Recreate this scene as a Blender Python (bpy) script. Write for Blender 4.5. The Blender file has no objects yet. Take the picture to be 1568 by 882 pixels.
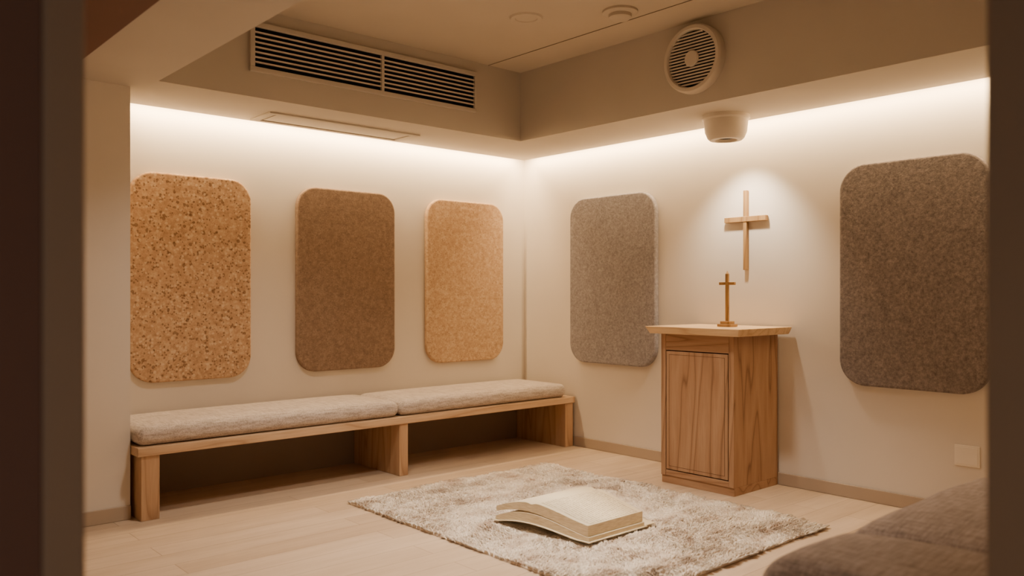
import bpy, bmesh, math, random
import numpy as np
from mathutils import Vector, Matrix
random.seed(3); np.random.seed(3)
S = bpy.context.scene
COL = S.collection

# ---------------------------------------------------------------- materials
def srgb(r, g, b):
    f = lambda c: (c/255/12.92) if c/255 <= 0.04045 else ((c/255+0.055)/1.055)**2.4
    return (f(r), f(g), f(b), 1)

def newmat(name, col, rough=0.7, spec=0.3):
    m = bpy.data.materials.new(name); m.use_nodes = True
    b = m.node_tree.nodes['Principled BSDF']
    b.inputs['Base Color'].default_value = col
    b.inputs['Roughness'].default_value = rough
    b.inputs['Specular IOR Level'].default_value = spec
    return m, m.node_tree.nodes, m.node_tree.links, b

def coords(n, l, scale=(1, 1, 1), rot=(0, 0, 0)):
    t = n.new('ShaderNodeTexCoord'); mp = n.new('ShaderNodeMapping')
    mp.inputs['Scale'].default_value = scale
    mp.inputs['Rotation'].default_value = rot
    l.new(t.outputs['Object'], mp.inputs['Vector'])
    return mp.outputs['Vector']

def ramp(n, l, src, stops):
    r = n.new('ShaderNodeValToRGB')
    while len(r.color_ramp.elements) < len(stops): r.color_ramp.elements.new(0.5)
    for e, (p, c) in zip(r.color_ramp.elements, stops):
        e.position = p; e.color = c
    l.new(src, r.inputs['Fac'])
    return r.outputs['Color']

def math_(n, l, op, a, b=None):
    m = n.new('ShaderNodeMath'); m.operation = op
    for i, v in enumerate((a, b)):
        if v is None: continue
        if isinstance(v, (int, float)): m.inputs[i].default_value = v
        else: l.new(v, m.inputs[i])
    return m.outputs[0]

def noise(n, l, vec, scale, detail=3, rough=0.5):
    t = n.new('ShaderNodeTexNoise')
    t.inputs['Scale'].default_value = scale
    t.inputs['Detail'].default_value = detail
    t.inputs['Roughness'].default_value = rough
    l.new(vec, t.inputs['Vector'])
    return t.outputs['Fac']

def mix(n, l, a, b, fac, mode='MIX'):
    m = n.new('ShaderNodeMix'); m.data_type = 'RGBA'; m.blend_type = mode
    if isinstance(fac, float): m.inputs[0].default_value = fac
    else: l.new(fac, m.inputs[0])
    for i, v in ((6, a), (7, b)):
        if isinstance(v, tuple): m.inputs[i].default_value = v
        else: l.new(v, m.inputs[i])
    return m.outputs[2]

def bump(n, l, b, h, strength=0.3, dist=0.002):
    x = n.new('ShaderNodeBump'); x.inputs['Strength'].default_value = strength
    x.inputs['Distance'].default_value = dist
    l.new(h, x.inputs['Height']); l.new(x.outputs['Normal'], b.inputs['Normal'])

def paint(name, col, rough=0.85, var=0.04):
    m, n, l, b = newmat(name, col, rough, 0.2)
    v = coords(n, l)
    f = noise(n, l, v, 1.3, 3)
    c2 = tuple(c*(1-var*2) for c in col[:3])+(1,)
    l.new(ramp(n, l, f, [(0.3, c2), (0.7, col)]), b.inputs['Base Color'])
    bump(n, l, b, noise(n, l, v, 260, 2), 0.08, 0.001)
    return m

def wood(name, cl, cm, cd, grain='Z', rough=0.5, rings=7):
    m, n, l, b = newmat(name, cm, rough, 0.3)
    s = {'Z': (1, 1, 0.09), 'X': (0.09, 1, 1), 'Y': (1, 0.09, 1)}[grain]
    v = coords(n, l, s)
    f = noise(n, l, v, 5.5, 2, 0.45)
    fr = math_(n, l, 'FRACT', math_(n, l, 'MULTIPLY', f, float(rings)))
    c1 = ramp(n, l, fr, [(0.0, cd), (0.12, cm), (0.6, cl), (0.93, cm), (1.0, cd)])
    f2 = noise(n, l, coords(n, l, tuple(a*(0.5 if a < 1 else 1) for a in s)), 150, 3, 0.65)
    c2 = ramp(n, l, f2, [(0.35, (0.80, 0.77, 0.73, 1)), (0.6, (1, 1, 1, 1))])
    l.new(mix(n, l, c1, c2, 0.6, 'MULTIPLY'), b.inputs['Base Color'])
    bump(n, l, b, f2, 0.12, 0.001)
    return m

def cork(name, base, dark, light, chip=60, thr=0.30, prob=0.35, amt=0.65):
    m, n, l, b = newmat(name, base, 0.9, 0.1)
    v = coords(n, l)
    nz = noise(n, l, v, 38, 5, 0.7)
    c = ramp(n, l, nz, [(0.33, mixc(base, dark, 0.4)), (0.5, base), (0.68, mixc(base, light, 0.7))])
    for sc, colr, pr in ((chip, dark, prob), (chip*1.7, dark, prob), (chip*1.2, light, prob)):
        vo = n.new('ShaderNodeTexVoronoi'); vo.inputs['Scale'].default_value = sc
        vo.inputs['Randomness'].default_value = 1
        l.new(v, vo.inputs['Vector'])
        sep = n.new('ShaderNodeSeparateColor'); l.new(vo.outputs['Color'], sep.inputs[0])
        r = math_(n, l, 'MULTIPLY', sep.outputs[1], thr*1.5)
        a = math_(n, l, 'LESS_THAN', vo.outputs['Distance'], r)
        k = math_(n, l, 'LESS_THAN', sep.outputs[0], pr)
        msk = math_(n, l, 'MULTIPLY', math_(n, l, 'MULTIPLY', a, k), amt)
        c = mix(n, l, c, colr, msk)
    l.new(c, b.inputs['Base Color'])
    bump(n, l, b, nz, 0.5, 0.003)
    return m

def mixc(a, b, t): return tuple(a[i]*(1-t)+b[i]*t for i in range(3))+(1,)

def felt(name, base, dark, light, sc=(1, 1, 1)):
    m, n, l, b = newmat(name, base, 0.95, 0.05)
    v = coords(n, l, sc)
    f = noise(n, l, v, 60, 6, 0.75)
    g = noise(n, l, v, 14, 3, 0.6)
    c = ramp(n, l, f, [(0.32, dark), (0.5, base), (0.68, light)])
    c2 = ramp(n, l, g, [(0.3, (0.88, 0.88, 0.88, 1)), (0.7, (1.05, 1.05, 1.05, 1))])
    l.new(mix(n, l, c, c2, 0.7, 'MULTIPLY'), b.inputs['Base Color'])
    b.inputs['Sheen Weight'].default_value = 0.12
    bump(n, l, b, f, 0.7, 0.005)
    return m

def fabric(name, base, dark, light):
    m, n, l, b = newmat(name, base, 0.95, 0.05)
    va = coords(n, l, (1, 0.08, 1)); vb = coords(n, l, (0.08, 1, 0.5))
    fa = noise(n, l, va, 150, 3, 0.6); fb = noise(n, l, vb, 150, 3, 0.6)
    hf = math_(n, l, 'MULTIPLY', math_(n, l, 'ADD', fa, fb), 0.5)
    l.new(ramp(n, l, hf, [(0.38, dark), (0.5, base), (0.62, light)]), b.inputs['Base Color'])
    b.inputs['Sheen Weight'].default_value = 0.15
    bump(n, l, b, hf, 0.4, 0.002)
    return m

def floor_mat():
    m, n, l, b = newmat('oak_planks', (0.5, 0.4, 0.3, 1), 0.42, 0.35)
    v = coords(n, l)
    br = n.new('ShaderNodeTexBrick')
    br.inputs['Scale'].default_value = 1
    br.inputs['Brick Width'].default_value = 1.5
    br.inputs['Row Height'].default_value = 0.16
    br.inputs['Mortar Size'].default_value = 0.0018
    br.inputs['Mortar Smooth'].default_value = 0.3
    br.offset = 0.37
    br.inputs['Color1'].default_value = srgb(200, 176, 150)
    br.inputs['Color2'].default_value = srgb(187, 162, 135)
    br.inputs['Mortar'].default_value = srgb(148, 123, 99)
    l.new(v, br.inputs['Vector'])
    v2 = coords(n, l, (0.12, 1, 1))
    f = noise(n, l, v2, 14, 6, 0.65)
    c = ramp(n, l, f, [(0.3, (0.78, 0.74, 0.70, 1)), (0.65, (1, 1, 1, 1))])
    l.new(mix(n, l, br.outputs['Color'], c, 0.8, 'MULTIPLY'), b.inputs['Base Color'])
    bump(n, l, b, f, 0.05, 0.001)
    return m

M = {}
M['wall'] = paint('wall_plaster', srgb(223, 213, 200))
M['ceil'] = paint('ceiling_paint', srgb(200, 188, 170))
M['soffit'] = paint('soffit_paint', srgb(196, 187, 174))
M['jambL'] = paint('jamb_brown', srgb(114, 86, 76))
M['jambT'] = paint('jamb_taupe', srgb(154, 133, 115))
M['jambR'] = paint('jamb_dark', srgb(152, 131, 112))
M['base'] = paint('baseboard_taupe', srgb(180, 161, 140), 0.6)
M['under'] = paint('under_bench_shade', srgb(138, 120, 102), 0.8)  # taupe carries the shade beneath the bench as colour
M['floor'] = floor_mat()
M['white'] = paint('white_plastic', srgb(206, 196, 182), 0.45, 0.01)
M['plate'] = paint('switch_plate_plastic', srgb(236, 226, 210), 0.4, 0.01)
M['grey'] = paint('grey_plastic', srgb(150, 143, 132), 0.5, 0.01)
M['dark'] = paint('dark_void', srgb(14, 12, 11), 0.9, 0.01)
M['slotdk'] = paint('shadow_gap', srgb(128, 115, 98), 0.9, 0.01)
M['groove'] = paint('door_groove', srgb(88, 62, 42), 0.9, 0.01)
M['oakX'] = wood('oak_bench', srgb(206, 174, 140), srgb(197, 163, 128), srgb(178, 143, 108), 'X')
M['oakZ'] = wood('oak_upright', srgb(190, 155, 120), srgb(180, 144, 109), srgb(158, 121, 88), 'Z')
M['cabZ'] = wood('cabinet_oak', srgb(172, 136, 104), srgb(160, 122, 90), srgb(130, 95, 67), 'Z')
M['cabY'] = wood('cabinet_rail_oak', srgb(172, 136, 104), srgb(160, 122, 90), srgb(136, 100, 71), 'Y')
M['topY'] = wood('cabinet_top_oak', srgb(216, 184, 144), srgb(206, 173, 132), srgb(190, 155, 114), 'Y')
M['crossZ'] = wood('cross_wood', srgb(176, 140, 92), srgb(160, 124, 80), srgb(138, 103, 64), 'Z')
M['cork1'] = cork('cork_speckled', srgb(188, 152, 116), srgb(112, 82, 58), srgb(214, 186, 152), 50, 0.42, 0.30, 0.68)
M['cork2'] = cork('cork_brown', srgb(138, 115, 96), srgb(107, 87, 72), srgb(160, 137, 116), 90, 0.36, 0.3, 0.55)
M['cork3'] = cork('cork_honey', srgb(194, 161, 125), srgb(146, 114, 84), srgb(214, 187, 153), 66, 0.37, 0.28, 0.58)
M['felt1'] = felt('felt_grey', srgb(150, 143, 143), srgb(124, 118, 118), srgb(174, 167, 166))
M['felt2'] = felt('felt_taupe', srgb(130, 119, 114), srgb(100, 91, 87), srgb(156, 145, 138))
M['seat'] = fabric('seat_linen', srgb(186, 171, 158), srgb(156, 142, 130), srgb(206, 192, 180))
M['sofa'] = fabric('sofa_fabric', srgb(144, 128, 117), srgb(117, 102, 92), srgb(166, 149, 138))
M['paper'] = paint('paper', srgb(232, 215, 182), 0.8, 0.01)

def rug_mat():
    m, n, l, b = newmat('rug_wool', (0.6, 0.5, 0.4, 1), 0.95, 0.05)
    v = coords(n, l, (1, 1.7, 1))
    f = noise(n, l, v, 5.0, 5, 0.65)
    l.new(ramp(n, l, f, [(0.34, srgb(188, 164, 142)), (0.46, srgb(223, 206, 185)), (0.62, srgb(240, 227, 209))]), b.inputs['Base Color'])  # browner patches put the shade of the pile relief into the colour
    b.inputs['Sheen Weight'].default_value = 0.1
    return m
M['rug'] = rug_mat()

def pagetext():
    m, n, l, b = newmat('printed_page', srgb(232, 215, 182), 0.8, 0.1)
    v = coords(n, l)
    w = n.new('ShaderNodeTexWave'); w.wave_type = 'BANDS'; w.bands_direction = 'X'
    w.inputs['Scale'].default_value = 17
    l.new(v, w.inputs['Vector'])
    f = noise(n, l, coords(n, l, (0.3, 1, 1)), 110, 2)
    mu = math_(n, l, 'MULTIPLY', w.outputs['Fac'], f)
    l.new(ramp(n, l, mu, [(0.32, srgb(232, 215, 182)), (0.5, srgb(182, 162, 130))]), b.inputs['Base Color'])
    return m
M['page'] = pagetext()

def pageedge():
    m, n, l, b = newmat('page_edges', srgb(226, 208, 172), 0.85, 0.1)
    v = coords(n, l, (0.05, 0.05, 1))
    f = noise(n, l, v, 420, 2)
    l.new(ramp(n, l, f, [(0.38, srgb(206, 185, 150)), (0.6, srgb(230, 213, 180))]), b.inputs['Base Color'])
    return m
M['edge'] = pageedge()

# ---------------------------------------------------------------- mesh helpers
def obj_from_bm(name, bm, mat, loc=(0, 0, 0), parent=None, smooth=False):
    me = bpy.data.meshes.new(name); bm.normal_update(); bm.to_mesh(me); bm.free()
    if mat: me.materials.append(mat)
    if smooth:
        for p in me.polygons: p.use_smooth = True
    o = bpy.data.objects.new(name, me); o.location = loc
    COL.objects.link(o)
    if parent: o.parent = parent
    return o

def empty(name, loc=(0, 0, 0)):
    e = bpy.data.objects.new(name, None); e.empty_display_size = 0.1
    e.location = (0, 0, 0); COL.objects.link(e); return e

def box(name, lo, hi, mat, bevel=0.0, parent=None, seg=2):
    lo = Vector(lo); hi = Vector(hi); c = (lo+hi)/2; d = hi-lo
    bm = bmesh.new(); bmesh.ops.create_cube(bm, size=1)
    for v in bm.verts: v.co = Vector((v.co.x*d.x, v.co.y*d.y, v.co.z*d.z))
    if bevel > 0:
        bmesh.ops.bevel(bm, geom=list(bm.edges), offset=bevel, segments=seg, profile=0.5, affect='EDGES')
    return obj_from_bm(name, bm, mat, c, parent)

def prism(name, pts, z0, z1, mat, parent=None):
    bm = bmesh.new()
    vs = [bm.verts.new((x, y, z0)) for x, y in pts]
    f = bm.faces.new(vs)
    r = bmesh.ops.extrude_face_region(bm, geom=[f])
    for e in r['geom']:
        if isinstance(e, bmesh.types.BMVert): e.co.z = z1
    bmesh.ops.recalc_face_normals(bm, faces=bm.faces)
    return obj_from_bm(name, bm, mat, (0, 0, 0), parent)

def lathe(name, prof, mat, loc, parent=None, seg=64, axis='Z', smooth=True):
    bm = bmesh.new(); rings = []
    for r, h in prof:
        if r < 1e-6: rings.append([bm.verts.new((0, 0, h))])
        else: rings.append([bm.verts.new((r*math.cos(2*math.pi*i/seg), r*math.sin(2*math.pi*i/seg), h)) for i in range(seg)])
    for a, b in zip(rings, rings[1:]):
        for i in range(seg):
            j = (i+1) % seg
            if len(a) == 1 and len(b) > 1: bm.faces.new((a[0], b[i], b[j]))
            elif len(b) == 1 and len(a) > 1: bm.faces.new((a[i], a[j], b[0]))
            elif len(a) > 1: bm.faces.new((a[i], a[j], b[j], b[i]))
    bmesh.ops.recalc_face_normals(bm, faces=bm.faces)
    if axis == '-X':
        bmesh.ops.transform(bm, matrix=Matrix.Rotation(-math.pi/2, 4, 'Y'), verts=bm.verts)
    o = obj_from_bm(name, bm, mat, loc, parent, smooth)
    if smooth:
        md = o.modifiers.new('es', 'EDGE_SPLIT'); md.split_angle = math.radians(35)
    return o

def panel(name, plane, a0, a1, z0, z1, r, th, mat, gap=0.003):
    ca, cz = (a0+a1)/2, (z0+z1)/2; w, h = abs(a1-a0)/2, (z1-z0)/2
    def outline(inset):
        p = []
        for cx, cy, st in ((w-r, h-r, 0), (-w+r, h-r, 90), (-w+r, -h+r, 180), (w-r, -h+r, 270)):
            for k in range(13):
                t = math.radians(st+90*k/12)
                p.append((cx+(r-inset)*math.cos(t), cy+(r-inset)*math.sin(t)))
        return p
    bm = bmesh.new(); rings = []
    for inset, d in ((0.0, 0.0), (0.0, th-0.010), (0.002, th-0.005), (0.006, th-0.0015), (0.012, th)):
        rings.append([bm.verts.new((x, y, d)) for x, y in outline(inset)])
    N = len(rings[0])
    for A, B in zip(rings, rings[1:]):
        for i in range(N):
            j = (i+1) % N; bm.faces.new((A[i], A[j], B[j], B[i]))
    bm.faces.new(rings[-1]); bm.faces.new(list(reversed(rings[0])))
    for v in bm.verts:
        x, y, d = v.co
        v.co = Vector((x, -d-gap, y)) if plane == 'L' else Vector((-d-gap, x, y))
    bmesh.ops.recalc_face_normals(bm, faces=bm.faces)
    loc = (ca, 0, cz) if plane == 'L' else (0, ca, cz)
    return obj_from_bm(name, bm, mat, loc)

def cushion(name, lo, hi, r, crown, mat, parent=None, n=28, wob=0.0):
    lo = Vector(lo); hi = Vector(hi); c = (lo+hi)/2; hd = (hi-lo)/2
    bm = bmesh.new(); bmesh.ops.create_cube(bm, size=2)
    bmesh.ops.subdivide_edges(bm, edges=list(bm.edges), cuts=n, use_grid_fill=True)
    rr = min(r, hd.z*0.98)
    for v in bm.verts:
        p = Vector([math.sin(v.co[i]*math.pi/2)*0.35+v.co[i]*0.65 for i in range(3)])
        q = Vector([p[i]*hd[i] for i in range(3)])
        inner = Vector([max(-(hd[i]-rr), min(hd[i]-rr, q[i])) for i in range(3)])
        d = q-inner
        if d.length > 1e-9: q = inner+d.normalized()*rr
        u, w = q.x/hd.x, q.y/hd.y
        if q.z > -hd.z*0.3:
            q.z += crown*(1-abs(u)**5)*(1-abs(w)**4)*max(0, (q.z/hd.z+0.3)/1.3)
            if wob: q.z += wob*(math.sin(q.x*9+c.x*5)*math.cos(q.y*8+q.x*4))
        v.co = q
    return obj_from_bm(name, bm, mat, c, parent, True)

# ---------------------------------------------------------------- room
CH, SH = 2.80, 2.305
box('floor', (-7, -7.5, -0.1), (0.2, 0.2, 0), M['floor'])
box('ceiling', (-7, -7.5, CH), (0.2, 0.2, CH+0.1), M['ceil'])
box('wall_back', (-3.312, 0, 0), (0.15, 0.15, CH), M['wall'])
box('wall_right', (0, -4.99, 0), (0.15, 0, CH), M['wall'])
box('wall_return', (-4.38, -0.5, 0), (-3.312, 0.15, SH), M['wall'])
box('wall_left', (-4.68, -3.66, 0), (-4.38, 0.15, CH), M['wall'])
box('wall_front', (-3.36, -5.0, 0), (0.0, -4.7, CH), M['wall'])
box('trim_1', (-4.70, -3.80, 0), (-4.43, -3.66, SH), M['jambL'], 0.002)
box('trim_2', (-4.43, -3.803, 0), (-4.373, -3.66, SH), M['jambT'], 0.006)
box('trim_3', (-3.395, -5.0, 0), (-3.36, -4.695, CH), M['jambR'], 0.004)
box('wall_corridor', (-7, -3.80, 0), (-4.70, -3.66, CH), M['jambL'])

# bulkheads
G = 0.10
prism('ceiling_bulkhead', [(-3.24, -0.72), (-0.70, -0.72), (-0.70, -4.7), (-G, -4.7), (-G, -G), (-3.24, -G)], SH, CH, M['soffit'])
box('ceiling_bulkhead_side', (-3.69, -4.7, SH), (-3.24, 0, CH), M['soffit'])
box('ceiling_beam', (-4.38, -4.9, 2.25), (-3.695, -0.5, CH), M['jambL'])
box('trim_4', (-1.005, -4.7, CH-0.003), (-1.0, -0.72, CH+0.001), M['slotdk'])

# baseboards
bh = 0.075
box('baseboard_right', (-0.013, -4.69, 0), (0, -0.013, bh), M['base'], 0.003)
box('baseboard_back', (-3.31, -0.013, 0), (-0.013, 0, bh), M['base'], 0.003)
box('baseboard_return', (-4.37, -0.513, 0), (-3.312, -0.5, bh), M['base'], 0.003)

# ---------------------------------------------------------------- acoustic panels
PZ0, PZ1 = 0.668, 1.93
panel('cork_acoustic_panel', 'L', -3.175, -2.43, PZ0, PZ1, 0.14, 0.035, M['cork1'])
panel('cork_acoustic_panel', 'L', -2.105, -1.325, PZ0, PZ1, 0.14, 0.035, M['cork2'])
panel('cork_acoustic_panel', 'L', -1.035, -0.265, PZ0, PZ1, 0.14, 0.035, M['cork3'])
panel('felt_acoustic_panel', 'R', -1.425, -0.575, PZ0, PZ1+0.012, 0.15, 0.04, M['felt1'])
panel('felt_acoustic_panel', 'R', -3.60, -2.79, PZ0, PZ1+0.02, 0.15, 0.04, M['felt2'])

# ---------------------------------------------------------------- bench
bn = empty('bench')
BX0, BX1, BY = -3.308, -0.016, -0.61
box('seat_board', (BX0, BY, 0.342), (BX1, -0.016, 0.39), M['oakX'], 0.004, bn)
box('leg_1', (BX0+0.02, BY+0.01, 0), (BX0+0.115, -0.03, 0.342), M['oakZ'], 0.003, bn)
box('leg_2', (-1.665, BY+0.01, 0), (-1.597, -0.03, 0.342), M['oakZ'], 0.003, bn)
box('leg_3', (-0.115, BY+0.01, 0), (-0.03, -0.03, 0.342), M['oakZ'], 0.003, bn)
box('bench_shade_panel', (BX0+0.115, -0.026, 0.0), (BX1-0.02, -0.014, 0.342), M['under'], 0, bn)  # added sheet, its dark colour paints the shade under the bench
cushion('seat_cushion_1', (BX0+0.005, BY+0.015, 0.391), (-1.655, -0.03, 0.492), 0.045, 0.014, M['seat'], bn, 36)
cushion('seat_cushion_2', (-1.65, BY+0.015, 0.391), (BX1-0.07, -0.03, 0.492), 0.045, 0.014, M['seat'], bn, 36)

# ---------------------------------------------------------------- cabinet
cb = empty('altar_cabinet')
cx0, cx1, cy0, cy1 = -0.50, -0.016, -2.375, -1.84
box('side_panel_1', (cx0+0.012, cy0, 0.05), (cx1, cy0+0.025, 0.95), M['cabZ'], 0.002, cb)
box('side_panel_2', (cx0+0.012, cy1-0.025, 0.05), (cx1, cy1, 0.95), M['cabZ'], 0.002, cb)
box('carcass', (cx0+0.014, cy0+0.025, 0.05), (cx1, cy1-0.025, 0.948), M['groove'], 0, cb)
box('plinth', (cx0+0.004, cy0+0.0, 0), (cx1, cy1-0.0, 0.05), M['cabY'], 0.002, cb)
box('stile_1', (cx0-0.004, cy0, 0.05), (cx0+0.014, cy0+0.035, 0.95), M['cabZ'], 0.002, cb)
box('stile_2', (cx0-0.004, cy1-0.035, 0.05), (cx0+0.014, cy1, 0.95), M['cabZ'], 0.002, cb)
box('top_rail', (cx0-0.002, cy0+0.036, 0.845), (cx0+0.014, cy1-0.036, 0.95), M['cabY'], 0.002, cb)
box('bottom_rail', (cx0-0.002, cy0+0.036, 0.05), (cx0+0.014, cy1-0.036, 0.085), M['cabY'], 0.002, cb)
box('door_panel', (cx0-0.004, cy0+0.041, 0.091), (cx0+0.013, cy1-0.041, 0.838), M['cabZ'], 0.003, cb)
g0, g1 = cx0-0.0046, cx0-0.003
box('groove_1', (g0, cy0+0.062, 0.112), (g1, cy0+0.064, 0.818), M['groove'], 0, cb)
box('groove_2', (g0, cy1-0.064, 0.112), (g1, cy1-0.062, 0.818), M['groove'], 0, cb)
box('groove_3', (g0, cy0+0.062, 0.112), (g1, cy1-0.062, 0.114), M['groove'], 0, cb)
box('groove_4', (g0, cy0+0.062, 0.816), (g1, cy1-0.062, 0.818), M['groove'], 0, cb)
t = box('table_top', (-0.6, -2.475, 0.95), (-0.016, -1.785, 0.995), M['topY'], 0, cb)
for v in t.data.vertices:
    if v.co.z < 0:
        v.co.x += 0.022 if v.co.x < 0 else 0
        v.co.y += 0.022 if v.co.y < 0 else -0.022
md = t.modifiers.new('b', 'BEVEL'); md.width = 0.004; md.segments = 2

# standing cross
sc = empty('standing_cross'); px, py = -0.30, -2.195
box('base_lower', (px-0.04, py-0.048, 0.996), (px+0.04, py+0.048, 1.012), M['crossZ'], 0.002, sc)
box('base_upper', (px-0.028, py-0.034, 1.012), (px+0.028, py+0.034, 1.03), M['crossZ'], 0.002, sc)
box('upright', (px-0.008, py-0.010, 1.03), (px+0.008, py+0.010, 1.325), M['crossZ'], 0.0015, sc)
box('crossbar', (px-0.0085, py-0.056, 1.255), (px+0.0085, py+0.056, 1.273), M['crossZ'], 0.0015, sc)
bmc = bmesh.new()
bmesh.ops.create_cone(bmc, cap_ends=True, segments=4, radius1=0.013, radius2=0.001, depth=0.02)
obj_from_bm('finial', bmc, M['crossZ'], (px, py, 1.334), sc)

# wall cross
wc = empty('wall_cross'); wy = -2.147
box('upright', (-0.03, wy-0.013, 1.355), (-0.003, wy+0.013, 1.872), M['crossZ'], 0.002, wc)
box('crossbar', (-0.034, wy-0.153, 1.668), (-0.003, wy+0.153, 1.702), M['crossZ'], 0.002, wc)

# outlet plate
op = empty('wall_outlet_plate')
box('plate', (-0.009, -3.54, 0.285), (-0.001, -3.415, 0.395), M['plate'], 0.002, op)
box('rocker', (-0.0115, -3.53, 0.295), (-0.008, -3.425, 0.385), M['plate'], 0.001, op)

# ---------------------------------------------------------------- AC grille
ac = empty('air_vent_grille')
gx0, gx1, gz0, gz1, gy = -2.75, -1.125, 2.445, 2.725, -0.72
fw = 0.028
box('frame_top', (gx0, gy-0.022, gz1-fw), (gx1, gy, gz1), M['soffit'], 0.003, ac)
box('frame_bottom', (gx0, gy-0.022, gz0), (gx1, gy, gz0+fw), M['soffit'], 0.003, ac)
box('frame_left', (gx0, gy-0.022, gz0+fw), (gx0+fw, gy, gz1-fw), M['soffit'], 0.003, ac)
box('frame_right', (gx1-fw*0.6, gy-0.022, gz0+fw), (gx1, gy, gz1-fw), M['soffit'], 0.003, ac)
box('mullion', (-1.892, gy-0.021, gz0+fw), (-1.872, gy, gz1-fw), M['soffit'], 0.002, ac)
box('duct_void', (gx0+fw, gy-0.003, gz0+fw), (gx1-fw*0.6, gy-0.0005, gz1-fw), M['dark'], 0, ac)
ns = 8; iz0, iz1 = gz0+fw, gz1-fw
for i in range(1, ns):
    z = iz0+(iz1-iz0)*i/ns
    o = box('slat_%d' % i, (gx0+fw, gy-0.016, z-0.0042), (gx1-fw*0.6, gy-0.003, z+0.0042), M['white'], 0.001, ac)

# flat vent under the bulkhead
fv = empty('slot_diffuser')
vx0, vx1, vy0, vy1 = -2.49, -1.38, -0.435, -0.15
zz = SH-0.010
box('frame_1', (vx0, vy0, zz), (vx1, vy0+0.035, SH), M['soffit'], 0.003, fv)
box('frame_2', (vx0, vy1-0.035, zz), (vx1, vy1, SH), M['soffit'], 0.003, fv)
box('frame_3', (vx0, vy0+0.035, zz), (vx0+0.05, vy1-0.035, SH), M['soffit'], 0.003, fv)
box('frame_4', (vx1-0.05, vy0+0.035, zz), (vx1, vy1-0.035, SH), M['soffit'], 0.003, fv)
box('backing', (vx0+0.05, vy0+0.035, SH-0.002), (vx1-0.05, vy1-0.035, SH), M['slotdk'], 0, fv)
box('blade', (vx0+0.066, vy0+0.051, SH-0.006), (vx1-0.066, vy1-0.051, SH-0.002), M['soffit'], 0.002, fv)

# ---------------------------------------------------------------- round wall vent
rv = empty('round_exhaust_fan'); fx, fy, fz, R = -0.70, -2.25, 2.57, 0.2
lathe('housing', [(0, 0), (R, 0), (R, 0.035), (R*0.985, 0.05), (R*0.95, 0.058), (R*0.86, 0.058), (R*0.83, 0.05), (R*0.82, 0.02), (0, 0.02)], M['white'], (fx, fy, fz), rv, 72, '-X')
lathe('void', [(0, 0), (R*0.81, 0), (R*0.81, 0.004), (0, 0.004)], M['dark'], (fx-0.021, fy, fz), rv, 64, '-X')
for i in range(-8, 9):
    z = i*R*0.82/9; hw = math.sqrt(max(0, (R*0.82)**2-z*z))
    box('louvre_%d' % (i+9), (fx-0.044, fy-hw, fz+z-0.0042), (fx-0.032, fy+hw, fz+z+0.0042), M['white'], 0.001, rv)
lathe('hub', [(0, 0), (0.048, 0), (0.048, 0.008), (0.042, 0.014), (0, 0.015)], M['white'], (fx-0.040, fy, fz), rv, 48, '-X')

# ---------------------------------------------------------------- surface spotlight
sp = empty('ceiling_spotlight'); lx, ly = -0.315, -2.195
lathe('body', [(0, 0), (0.145, 0), (0.145, -0.02), (0.135, -0.03), (0.128, -0.10), (0.112, -0.138), (0.098, -0.15), (0.07, -0.152), (0.066, -0.14), (0.06, -0.13), (0, -0.13)], M['white'], (lx, ly, SH), sp, 72)
lathe('lens', [(0, 0), (0.058, 0), (0.058, -0.004), (0, -0.006)], M['dark'], (lx, ly, SH-0.131), sp, 48)

# ceiling downlight + smoke detector
dl = empty('ceiling_downlight')
lathe('ring', [(0.06, -0.001), (0.066, -0.008), (0.09, -0.010), (0.098, 0), ], M['ceil'], (-1.479, -1.627, CH), dl)
lathe('diffuser', [(0, -0.003), (0.064, -0.003), (0.064, 0)], M['ceil'], (-1.479, -1.627, CH), dl)
sd = empty('smoke_detector')
lathe('base', [(0, 0), (0.10, 0), (0.10, -0.012), (0.085, -0.02), (0.0, -0.02)], M['ceil'], (-1.156, -2.06, CH), sd)
lathe('head', [(0.065, 0), (0.065, -0.018), (0.05, -0.028), (0, -0.03)], M['ceil'], (-1.156, -2.06, CH-0.02), sd)

# ---------------------------------------------------------------- near sofa bench
sf = empty('upholstered_bench')
box('base', (-2.72, -4.66, 0.06), (-0.06, -4.0, 0.30), M['sofa'], 0.02, sf)
for i, (a, b) in enumerate(((-2.80, -2.315), (-2.32, -1.2), (-1.205, -0.06))):
    cushion('cushion_%d' % (i+1), (a, -4.68, 0.27), (b, -3.93, 0.492), 0.07, 0.038, M['sofa'], sf, 30, 0.005)
for i, (x, y) in enumerate(((-2.65, -4.58), (-2.65, -4.08), (-0.14, -4.58), (-0.14, -4.08))):
    box('foot_%d' % (i+1), (x-0.03, y-0.03, 0), (x+0.03, y+0.03, 0.07), M['oakZ'], 0.003, sf)

# ---------------------------------------------------------------- rug
def vnoise(x, y, seed, sc):
    rng = np.random.RandomState(seed); T = rng.rand(64, 64)
    x = x*sc+100; y = y*sc+100
    xi = np.floor(x).astype(int); yi = np.floor(y).astype(int)
    fx_ = x-xi; fy_ = y-yi; fx_ = fx_*fx_*(3-2*fx_); fy_ = fy_*fy_*(3-2*fy_)
    g = lambda a, b: T[a % 64, b % 64]
    return (g(xi, yi)*(1-fx_)+g(xi+1, yi)*fx_)*(1-fy_)+(g(xi, yi+1)*(1-fx_)+g(xi+1, yi+1)*fx_)*fy_

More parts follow.
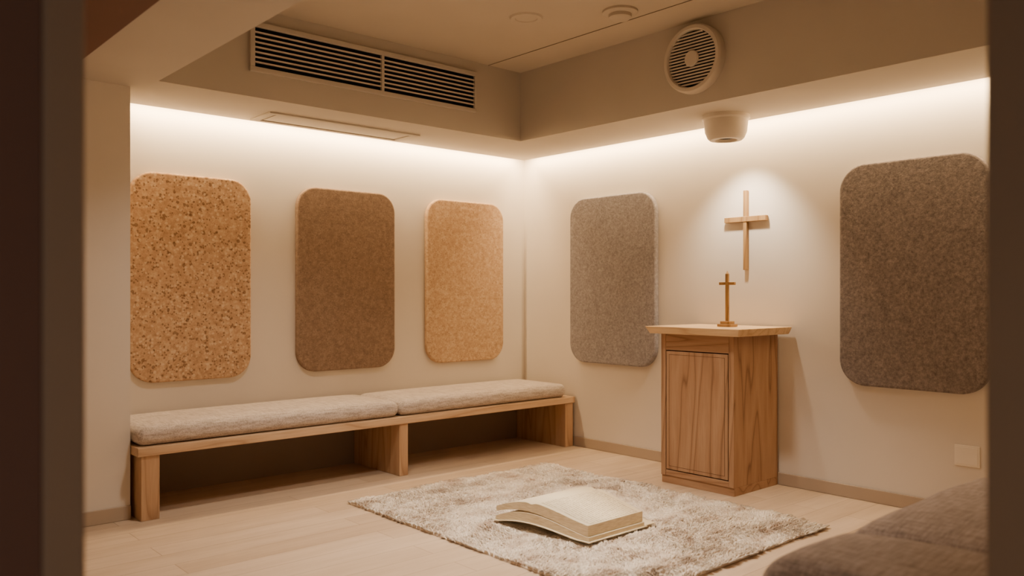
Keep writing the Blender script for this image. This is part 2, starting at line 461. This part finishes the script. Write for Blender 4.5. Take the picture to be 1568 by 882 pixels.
RX0, RX1, RY0, RY1 = -2.28, -0.71, -3.05, -1.01
rcx, rcy = (RX0+RX1)/2, (RY0+RY1)/2; rw, rl = (RX1-RX0)/2, (RY1-RY0)/2
BKX0, BKX1, BKY0, BKY1 = -1.97, -1.36, -2.52, -1.86      # pile pressed flat under the book
def press(x, y):
    wx, wy_ = x+rcx, y+rcy
    d = np.minimum(np.minimum(wx-BKX0, BKX1-wx), np.minimum(wy_-BKY0, BKY1-wy_))
    return np.clip(1-d/0.05-0.1, 0.75, 1)
def rug_h(x, y):
    wx = x+0.16*(vnoise(x, y, 5, 4)-0.5); wy_ = y+0.16*(vnoise(x, y, 6, 4)-0.5)
    a = vnoise(wx*0.9, wy_*2.0, 1, 4.5); b = vnoise(x, y, 2, 14)
    a = np.clip((a-0.25)*1.7, 0, 1)
    edge = np.clip(np.minimum(rw-np.abs(x), rl-np.abs(y))/0.05, 0, 1)
    return (0.008+0.018*a+0.006*b)*(0.75+0.25*edge)*press(x, y)
nx, ny = 160, 200
gx = np.linspace(-rw, rw, nx); gy_ = np.linspace(-rl, rl, ny)
X, Y = np.meshgrid(gx, gy_, indexing='ij'); H = np.maximum(rug_h(X, Y)-0.008, 0.003)
bv = np.stack([X.ravel(), Y.ravel(), H.ravel()], 1)
bf = []
for i in range(nx-1):
    for j in range(ny-1):
        a = i*ny+j; bf.append((a, a+ny, a+ny+1, a+1))
ringi = [i*ny for i in range(nx)]+[(nx-1)*ny+j for j in range(1, ny)]+[i*ny+ny-1 for i in range(nx-2, -1, -1)]+[j for j in range(ny-2, 0, -1)]
base_n = len(bv); low = bv[ringi].copy(); low[:, 2] = 0.001
bv = np.vstack([bv, low]); K = len(ringi)
for k in range(K):
    k2 = (k+1) % K; bf.append((ringi[k], base_n+k, base_n+k2, ringi[k2]))
NT = 120000
tx = np.random.uniform(-rw, rw, NT); ty = np.random.uniform(-rl, rl, NT)
ne = 14000                       # extra pile on the border
side = np.random.randint(0, 4, ne); s1 = np.random.uniform(-1, 1, ne)
ex = np.where(side == 0, rw-0.004, np.where(side == 1, -rw+0.004, s1*rw)); ey = np.where(side == 2, rl-0.004, np.where(side == 3, -rl+0.004, s1*rl))
tx = np.concatenate([tx, ex]); ty = np.concatenate([ty, ey]); NT = len(tx)
P = press(tx, ty)
th = np.maximum(rug_h(tx, ty)-0.011, 0.001)
e = 0.02
gxx = (rug_h(tx+e, ty)-rug_h(tx-e, ty))/(2*e); gyy = (rug_h(tx, ty+e)-rug_h(tx, ty-e))/(2*e)
ang = vnoise(tx, ty, 9, 3.0)*2*math.pi*1.5+np.random.normal(0, 0.6, NT)
lean = 0.013*(0.5+vnoise(tx, ty, 10, 6))
C = 0.036
cxi = np.floor(tx/C); cyi = np.floor(ty/C)
rj = np.random.RandomState(4).rand(200, 200, 2)
ii = (cxi.astype(int) % 200, cyi.astype(int) % 200)
ccx = (cxi+0.2+0.6*rj[ii[0], ii[1], 0])*C; ccy = (cyi+0.2+0.6*rj[ii[0], ii[1], 1])*C
dx = (ccx-tx)*0.66+np.cos(ang)*lean-gxx*0.012; dy = (ccy-ty)*0.66+np.sin(ang)*lean-gyy*0.012
ln = np.random.uniform(0.016, 0.022, NT)*(0.8+0.3*rj[ii[0], ii[1], 0])*P
ed = 0.02
dx += np.where(tx > rw-ed, 0.014, 0)-np.where(tx < -rw+ed, 0.014, 0)
dy += np.where(ty > rl-ed, 0.014, 0)-np.where(ty < -rl+ed, 0.014, 0)
w0 = np.random.uniform(0.0018, 0.003, NT); ph = np.random.uniform(0, 6.28, NT)
tv = np.zeros((NT, 7, 3))
for k in range(3):
    a = ph+k*2*math.pi/3
    tv[:, k, 0] = tx+np.cos(a)*w0; tv[:, k, 1] = ty+np.sin(a)*w0; tv[:, k, 2] = th
    tv[:, 3+k, 0] = tx+dx*0.4+np.cos(a)*w0*0.9; tv[:, 3+k, 1] = ty+dy*0.4+np.sin(a)*w0*0.9; tv[:, 3+k, 2] = th+ln*0.6
tv[:, 6, 0] = tx+dx; tv[:, 6, 1] = ty+dy; tv[:, 6, 2] = th+ln*0.95
off = len(bv)
pat = np.array([[0, 1, 4], [0, 4, 3], [1, 2, 5], [1, 5, 4], [2, 0, 3], [2, 3, 5], [3, 4, 6], [4, 5, 6], [5, 3, 6]])
tf = (np.arange(NT)[:, None, None]*7+pat[None]+off).reshape(-1, 3)
allv = np.vstack([bv, tv.reshape(-1, 3)])
bf = np.array(bf)
me = bpy.data.meshes.new('shag_rug')
me.vertices.add(len(allv)); me.vertices.foreach_set('co', allv.ravel())
nl = bf.size+tf.size
me.loops.add(nl); me.loops.foreach_set('vertex_index', np.concatenate([bf.ravel(), tf.ravel()]).astype(np.int32))
me.polygons.add(len(bf)+len(tf))
ls = np.concatenate([np.arange(len(bf))*4, bf.size+np.arange(len(tf))*3]).astype(np.int32)
me.polygons.foreach_set('loop_start', ls)
me.update(calc_edges=True); me.validate()
me.materials.append(M['rug'])
for_s = np.ones(len(me.polygons), dtype=bool); me.polygons.foreach_set('use_smooth', for_s)
rug = bpy.data.objects.new('shag_rug', me); rug.location = (rcx, rcy, 0); COL.objects.link(rug)

# ---------------------------------------------------------------- book
bk = empty('open_book')
ys, BL = -1.90, 0.59
clamp = lambda v: max(0.0, min(1.0, v))
def xa(t): t = clamp(t); return -1.945*(1-t)+-1.875*t
def xb(t): t = clamp(t); return -1.415*(1-t)+-1.47*t
def lowtop(t):                       # top of the lower leaves
    t = clamp(t); return 0.020+0.050*math.sin(math.pi*t**0.75)**1.3
def upbot(t):
    t = clamp(t); return lowtop(t)+0.003+0.020*(1-t)**3
def uptop(t):
    t = clamp(t)
    crease = 0.008*math.exp(-((t-0.40)/0.035)**2)
    return upbot(t)+0.026+0.024*min(1, t*2.2)-crease
def slab(name, f0, f1, t0, t1, i0, i1, mtop, mside, zoff, n=60):
    bm = bmesh.new(); rows = []
    for i in range(n+1):
        t = t0+(t1-t0)*i/n; y = ys-BL*t; x0 = xa(t)+i0; x1 = xb(t)-i1
        rows.append([bm.verts.new((x0, y, f0(t)+zoff)), bm.verts.new((x1, y, f0(t)+zoff)),
                     bm.verts.new((x1, y, f1(t)+zoff)), bm.verts.new((x0, y, f1(t)+zoff))])
    for A, B in zip(rows, rows[1:]):
        for k in range(4):
            f = bm.faces.new((A[k], A[(k+1) % 4], B[(k+1) % 4], B[k]))
            f.material_index = 1 if k == 2 else 0
            f.smooth = (k == 2)
    bm.faces.new(rows[0]); bm.faces.new(list(reversed(rows[-1])))
    bmesh.ops.recalc_face_normals(bm, faces=bm.faces)
    o = obj_from_bm(name, bm, mside, (0, 0, 0), bk); o.data.materials.append(mtop)
    return o
BZ = 0.035
slab('lower_leaves', lambda t: 0.002+0.6*max(0, lowtop(t)-0.03), lowtop, 0.0, 1.0, 0.0, 0.0, M['paper'], M['edge'], BZ)
slab('upper_leaves', upbot, uptop, 0.0, 0.985, 0.004, 0.004, M['paper'], M['edge'], BZ)
slab('printed_text_page', lambda t: uptop(t)+0.0002, lambda t: uptop(t)+0.0012, 0.46, 0.965, 0.03, 0.03, M['page'], M['paper'], BZ)
slab('loose_sheet', lambda t: 0.0, lambda t: 0.002, 0.3, 1.0, 0.10, -0.09, M['paper'], M['paper'], BZ)
slab('back_cover', lambda t: 0.0+0.6*max(0, lowtop(t)-0.03)-0.002, lambda t: 0.0012+0.6*max(0, lowtop(t)-0.03), -0.02, 1.02, -0.012, -0.01, M['paper'], M['paper'], BZ)

# ---------------------------------------------------------------- lights
WARM = (1.0, 0.72, 0.41); SOFT = (1.0, 0.88, 0.75)
def area(name, loc, rot, sx, sy, power, col, parent=None, spread=180):
    d = bpy.data.lights.new(name, 'AREA'); d.shape = 'RECTANGLE'; d.size = sx; d.size_y = sy
    d.energy = power; d.color = col; d.spread = math.radians(spread)
    o = bpy.data.objects.new(name, d); o.location = loc; o.rotation_euler = rot
    COL.objects.link(o)
    if parent: o.parent = parent
    return o
ls_ = empty('led_cove_strip')
area('led_back', (-1.66, -0.078, SH+0.03), (math.radians(14), 0, 0), 3.1, 0.03, 48, WARM, ls_)
area('led_right', (-0.078, -2.38, SH+0.03), (0, math.radians(-14), 0), 0.03, 4.55, 61, WARM, ls_)
for i, (x, y, p, s) in enumerate(((-1.95, -2.45, 28, 90), (-2.7, -1.75, 15, 110), (-5.7, -6.0, 24, 150))):  # unseen fill lamps with rings, added to brighten the room and corridor
    e_ = empty('added_fill_light')
    lathe('ring', [(0.10, -0.001), (0.105, -0.008), (0.13, -0.010), (0.135, 0)], M['white'], (x, y, CH), e_)
    d = bpy.data.lights.new('fill_lamp', 'AREA'); d.shape = 'DISK'; d.size = 0.2; d.energy = p; d.color = SOFT
    d.spread = math.radians(s)
    o = bpy.data.objects.new('fill_lamp', d); o.location = (x, y, CH-0.012); COL.objects.link(o); o.parent = e_
d = bpy.data.lights.new('spot_lamp', 'SPOT'); d.energy = 60; d.color = (1, 0.84, 0.64)
d.spot_size = math.radians(95); d.spot_blend = 0.9; d.shadow_soft_size = 0.04
o = bpy.data.objects.new('spot_lamp', d); o.location = (lx, ly, SH-0.165)
tgt = Vector((-0.0, -2.16, 1.35)); o.rotation_euler = (tgt-Vector(o.location)).to_track_quat('-Z', 'Y').to_euler()
COL.objects.link(o); o.parent = sp

w = bpy.data.worlds.new('world'); S.world = w; w.use_nodes = True
w.node_tree.nodes['Background'].inputs[0].default_value = (1.0, 0.82, 0.66, 1)
w.node_tree.nodes['Background'].inputs[1].default_value = 0.15

# ---------------------------------------------------------------- camera
c = bpy.data.cameras.new('camera'); c.lens = 28.95; c.sensor_width = 36; c.shift_y = 0.0057
c.clip_start = 0.05
co = bpy.data.objects.new('camera', c); co.location = (-4.713, -5.133, 1.2)
co.rotation_euler = (math.pi/2, 0, -math.atan2(0.665, 0.7465))
c.dof.use_dof = True; c.dof.focus_distance = 5.0; c.dof.aperture_fstop = 1.8
COL.objects.link(co); S.camera = co
